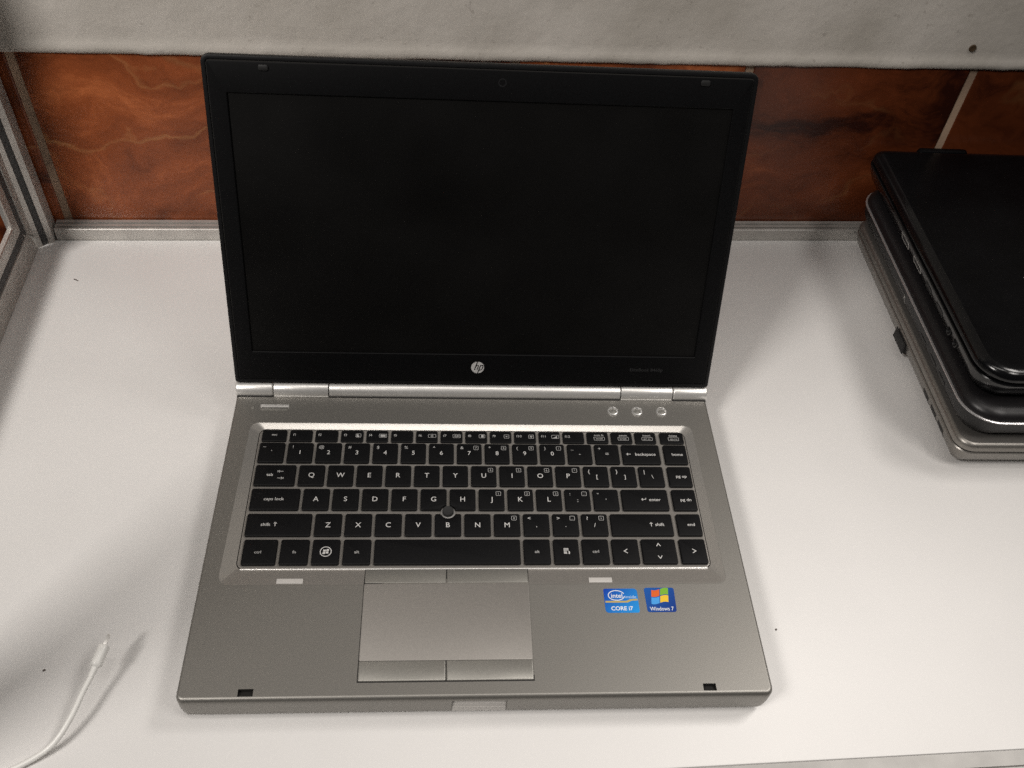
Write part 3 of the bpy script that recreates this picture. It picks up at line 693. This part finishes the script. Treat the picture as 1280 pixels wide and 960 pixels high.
b = MB(); b.loft([[(x, .2985 + p[0], -.0125 + p[1]) for p in [(q[0] * s_, q[1] * s_) for q in [(c[0], c[1]) for c in rr(-.0105, .0105, -.0045, .0045, .003, 0, 3)]]] for x, s_ in ((.3540, .9), (.3510, .9), (.3505, 1), (.3460, 1), (.3444, .7))]); b.build('plug_body', 'rubber', dg_)
b = MB()
for k in range(3): b.box(.3454 + k * .0018, .3461 + k * .0018, .2878, .3092, -.0173, -.0077)
b.build('grip_ridge', 'black_satin', dg_, smooth=0)
# middle: black with silver trim
ml = thing('closed_laptop', 'closed black laptop with a thin silver trim line in the middle of the stack', 'laptop', (.53, .31, .0036), world_children=True, group='closed laptops stacked on the shelf')
f_ = (.3412, XR + .005, .1775, .4465); r_ = .026
b = MB(); b.loft([rri(*f_, r_, .0062, .0130, 9), rri(*f_, r_, .0095, .0070, 9), rri(*f_, r_, .0170, .0026, 9), rri(*f_, r_, .0262, .0008, 9), rri(*f_, r_, .0268, .002, 9)]); b.build('base', 'black_satin', ml)
for px in (.41, .65):
    for py in (.22, .40): cyl(MB(), (px, py), .007, 'z', .0036, .007).build('rubber_foot', 'rubber', ml)
b = MB(); b.loft([rri(*f_, r_, .0267, .0012, 9), rri(*f_, r_, .0268, .0002, 9), rr(*f_, r_, .0272, 9), rri(*f_, r_, .0277, .0002, 9), rri(*f_, r_, .0279, .0010, 9)]); b.build('trim', 'trim', ml)
b = MB(); b.loft([rri(*f_, r_, .0280, .0014, 9), rri(*f_, r_, .0302, .0018, 9), rri(*f_, r_, .0325, .0034, 9), rri(*f_, r_, .0345, .0066, 9), rri(*f_, r_, .0358, .0110, 9), rri(*f_, r_, .0363, .0170, 9)]); b.build('lid', 'black_sheen', ml)
for py, hw, m_ in ((.2290, .006, 'port'), (.2480, .006, 'port'), (.2700, .006, 'port')):
    slope_port(ml, 'side_port', m_, XF_M, py - hw, py + hw, .0125, .0190)
slope_port(ml, 'display_port', 'port_metal', XF_M, .3150, .3310, .0125, .0205)
slope_port(ml, 'side_port', 'port', XF_M, .3162, .3312, .0128, .0202, .0005)
# top: glossy black
tl = thing('closed_laptop', 'closed glossy black laptop on top of the stack', 'laptop', (.53, .32, .0363), world_children=True, group='closed laptops stacked on the shelf')
f_ = (.3405, XR + .004, .1862, .4530); r_ = (.024, .024, .012, .012)
b = MB(); b.loft([rri(*f_, r_, .0385, .0115, 9), rri(*f_, r_, .0410, .0070, 9), rri(*f_, r_, .0470, .0036, 9), rri(*f_, r_, .0545, .0009, 9), rri(*f_, r_, .0562, .0006, 9), rri(*f_, r_, .0568, .0012, 9), rri(*f_, r_, .0569, .003, 9)]); b.build('base', 'gloss', tl)
for px in (.41, .65):
    for py in (.22, .40): cyl(MB(), (px, py), .007, 'z', .0363, .040).build('rubber_foot', 'rubber', tl)
b = MB(); b.loft([rri(*f_, r_, .0566, .0030, 9), rri(*f_, r_, .0580, .0026, 9), rri(*f_, r_, .0595, .0012, 9), rri(*f_, r_, .0620, .0012, 9), rri(*f_, r_, .0645, .0024, 9), rri(*f_, r_, .0662, .0048, 9), rri(*f_, r_, .0668, .0080, 9), rri(*f_, r_, .0671, .0140, 9)], mis=[0] * 6 + [1], capm=1); b.build('lid', ['gloss', 'gloss_lid'], tl)
for x0, x1 in ((.382, .426), (.62, .668)):
    b = MB(); plate(b, x0, x1, .4470, .4545, .050, .0676, r=.003, ch=.003); b.build('hinge_cover', 'gloss_lid', tl)
def ring_port(root, yc, zc, w, h, x, mat_):
    o1 = [(p[0], p[1]) for p in rr(yc - w / 2, yc + w / 2, zc - h / 2, zc + h / 2, .0012, 0, 3)]
    i1 = [(p[0], p[1]) for p in rr(yc - w / 2 + .0006, yc + w / 2 - .0006, zc - h / 2 + .0006, zc + h / 2 - .0006, .0008, 0, 3)]
    X = lambda p, d: (XF_T(p[1]) + d, p[0], p[1])
    b = MB(); b.loft([[X(p, .002) for p in o1], [X(p, -.0003) for p in o1], [X(p, -.0003) for p in i1], [X(p, .002) for p in i1]], cap0=False, cap1=False); pr = b.build('side_port', mat_, root)
    b = MB(); b.loft([[X(p, .0004) for p in i1], [X(p, -.0001) for p in i1]]); b.build('port_opening', 'port', pr, smooth=0)
ring_port(tl, .3480, .0500, .016, .0062, .3432, 'port_metal')
ring_port(tl, .3190, .0500, .016, .0062, .3432, 'port_metal')
ring_port(tl, .2930, .0500, .012, .0055, .3434, 'black_satin')
ring_port(tl, .2690, .0500, .013, .0055, .3434, 'black_satin')
for py in (.2470, .2345):
    b = MB(); b.loft([[(x, py + p[0], .0498 + p[1]) for p in circ(0, 0, q, n=18)] for x, q in ((.3460, .0034), (.3422, .0034), (.3418, .0026), (.3430, .0020), (.3450, .0018))]); b.build('audio_jack', 'black_satin', tl)
b = MB(); b.box(.4075, .4200, .2862, .2872, .0671, .06735); b.build('lid_mark', 'logo', tl, smooth=0)

# ------------------------------------------------------------------ white cable
cb = thing('cable', 'white charging cable with a small plug and thin metal tip rising from the shelf', 'cable', (-.235, .02, TZ), world_children=True)
cp = spline([(-.2191, .0220, -.0081), (-.2194, .0197, -.0086), (-.2231, .0096, -.0113), (-.2271, -.0031, -.0149), (-.2325, -.0135, -.0188), (-.2389, -.0197, -.0218), (-.2514, -.0269, -.0241), (-.2674, -.0330, -.0253), (-.3000, -.0352, -.0253), (-.3500, -.0300, -.0253)], 6)
b = MB(); tube(b, cp, .00165, 12); b.build('cord', 'plastic_w', cb)
p0, p1 = Vector((-.2160, .0347, -.0056)), Vector((-.2191, .0220, -.0081)); dv = (p0 - p1)
b = MB(); tube(b, [p1 + dv * t for t in (-.40, -.05, .02, .06, .12, .18, .60, .93, .98, 1.0)], [.0017, .0020, .0021, .0026, .0032, .0034, .0034, .0033, .0030, .0021], 16); b.build('plug_sleeve', 'plastic_w', cb)
b = MB()
ax = dv.normalized(); sd = ax.cross(Vector((0, 0, 1))).normalized(); nn = sd.cross(ax)
b.loft([[p0 + ax * t + (sd * .30 + nn * .95) * (u * k_) + (nn * -.30 + sd * .95) * (w * k_) for u, w in ((-.0020, -.0008), (.0020, -.0008), (.0020, .0008), (-.0020, .0008))] for t, k_ in ((-.001, 1), (.0052, 1), (.0060, .8))]); b.build('metal_tip', 'port_metal', cb)

# ------------------------------------------------------------------ tiny specks lying on the shelf
def speck(x, y, l, w, a, label):
    b = MB(); b.loft([[(l * px * k_, w * py * k_, z) for px, py in ((-1, -.3), (-.2, -1), (.8, -.7), (1, .2), (.3, 1), (-.7, .6))] for k_, z in ((1, .00005), (.8, .0004), (.3, .0006))])
    o = b.build('crumb', 'speck', None); o.location = (x, y, TZ); o.rotation_euler = (0, 0, a); tag(o, label, 'crumb', group='dark crumbs on the white shelf')
speck(-.3246, .3679, .0028, .0006, -.5, 'thin dark sliver lying on the shelf near the corner post')
speck(-.2547, .0296, .0010, .0008, .3, 'dark crumb on the shelf beside the white cable')
speck(.1896, .0517, .0009, .0007, .9, 'tiny reddish dark crumb on the shelf beside the front of the open laptop')
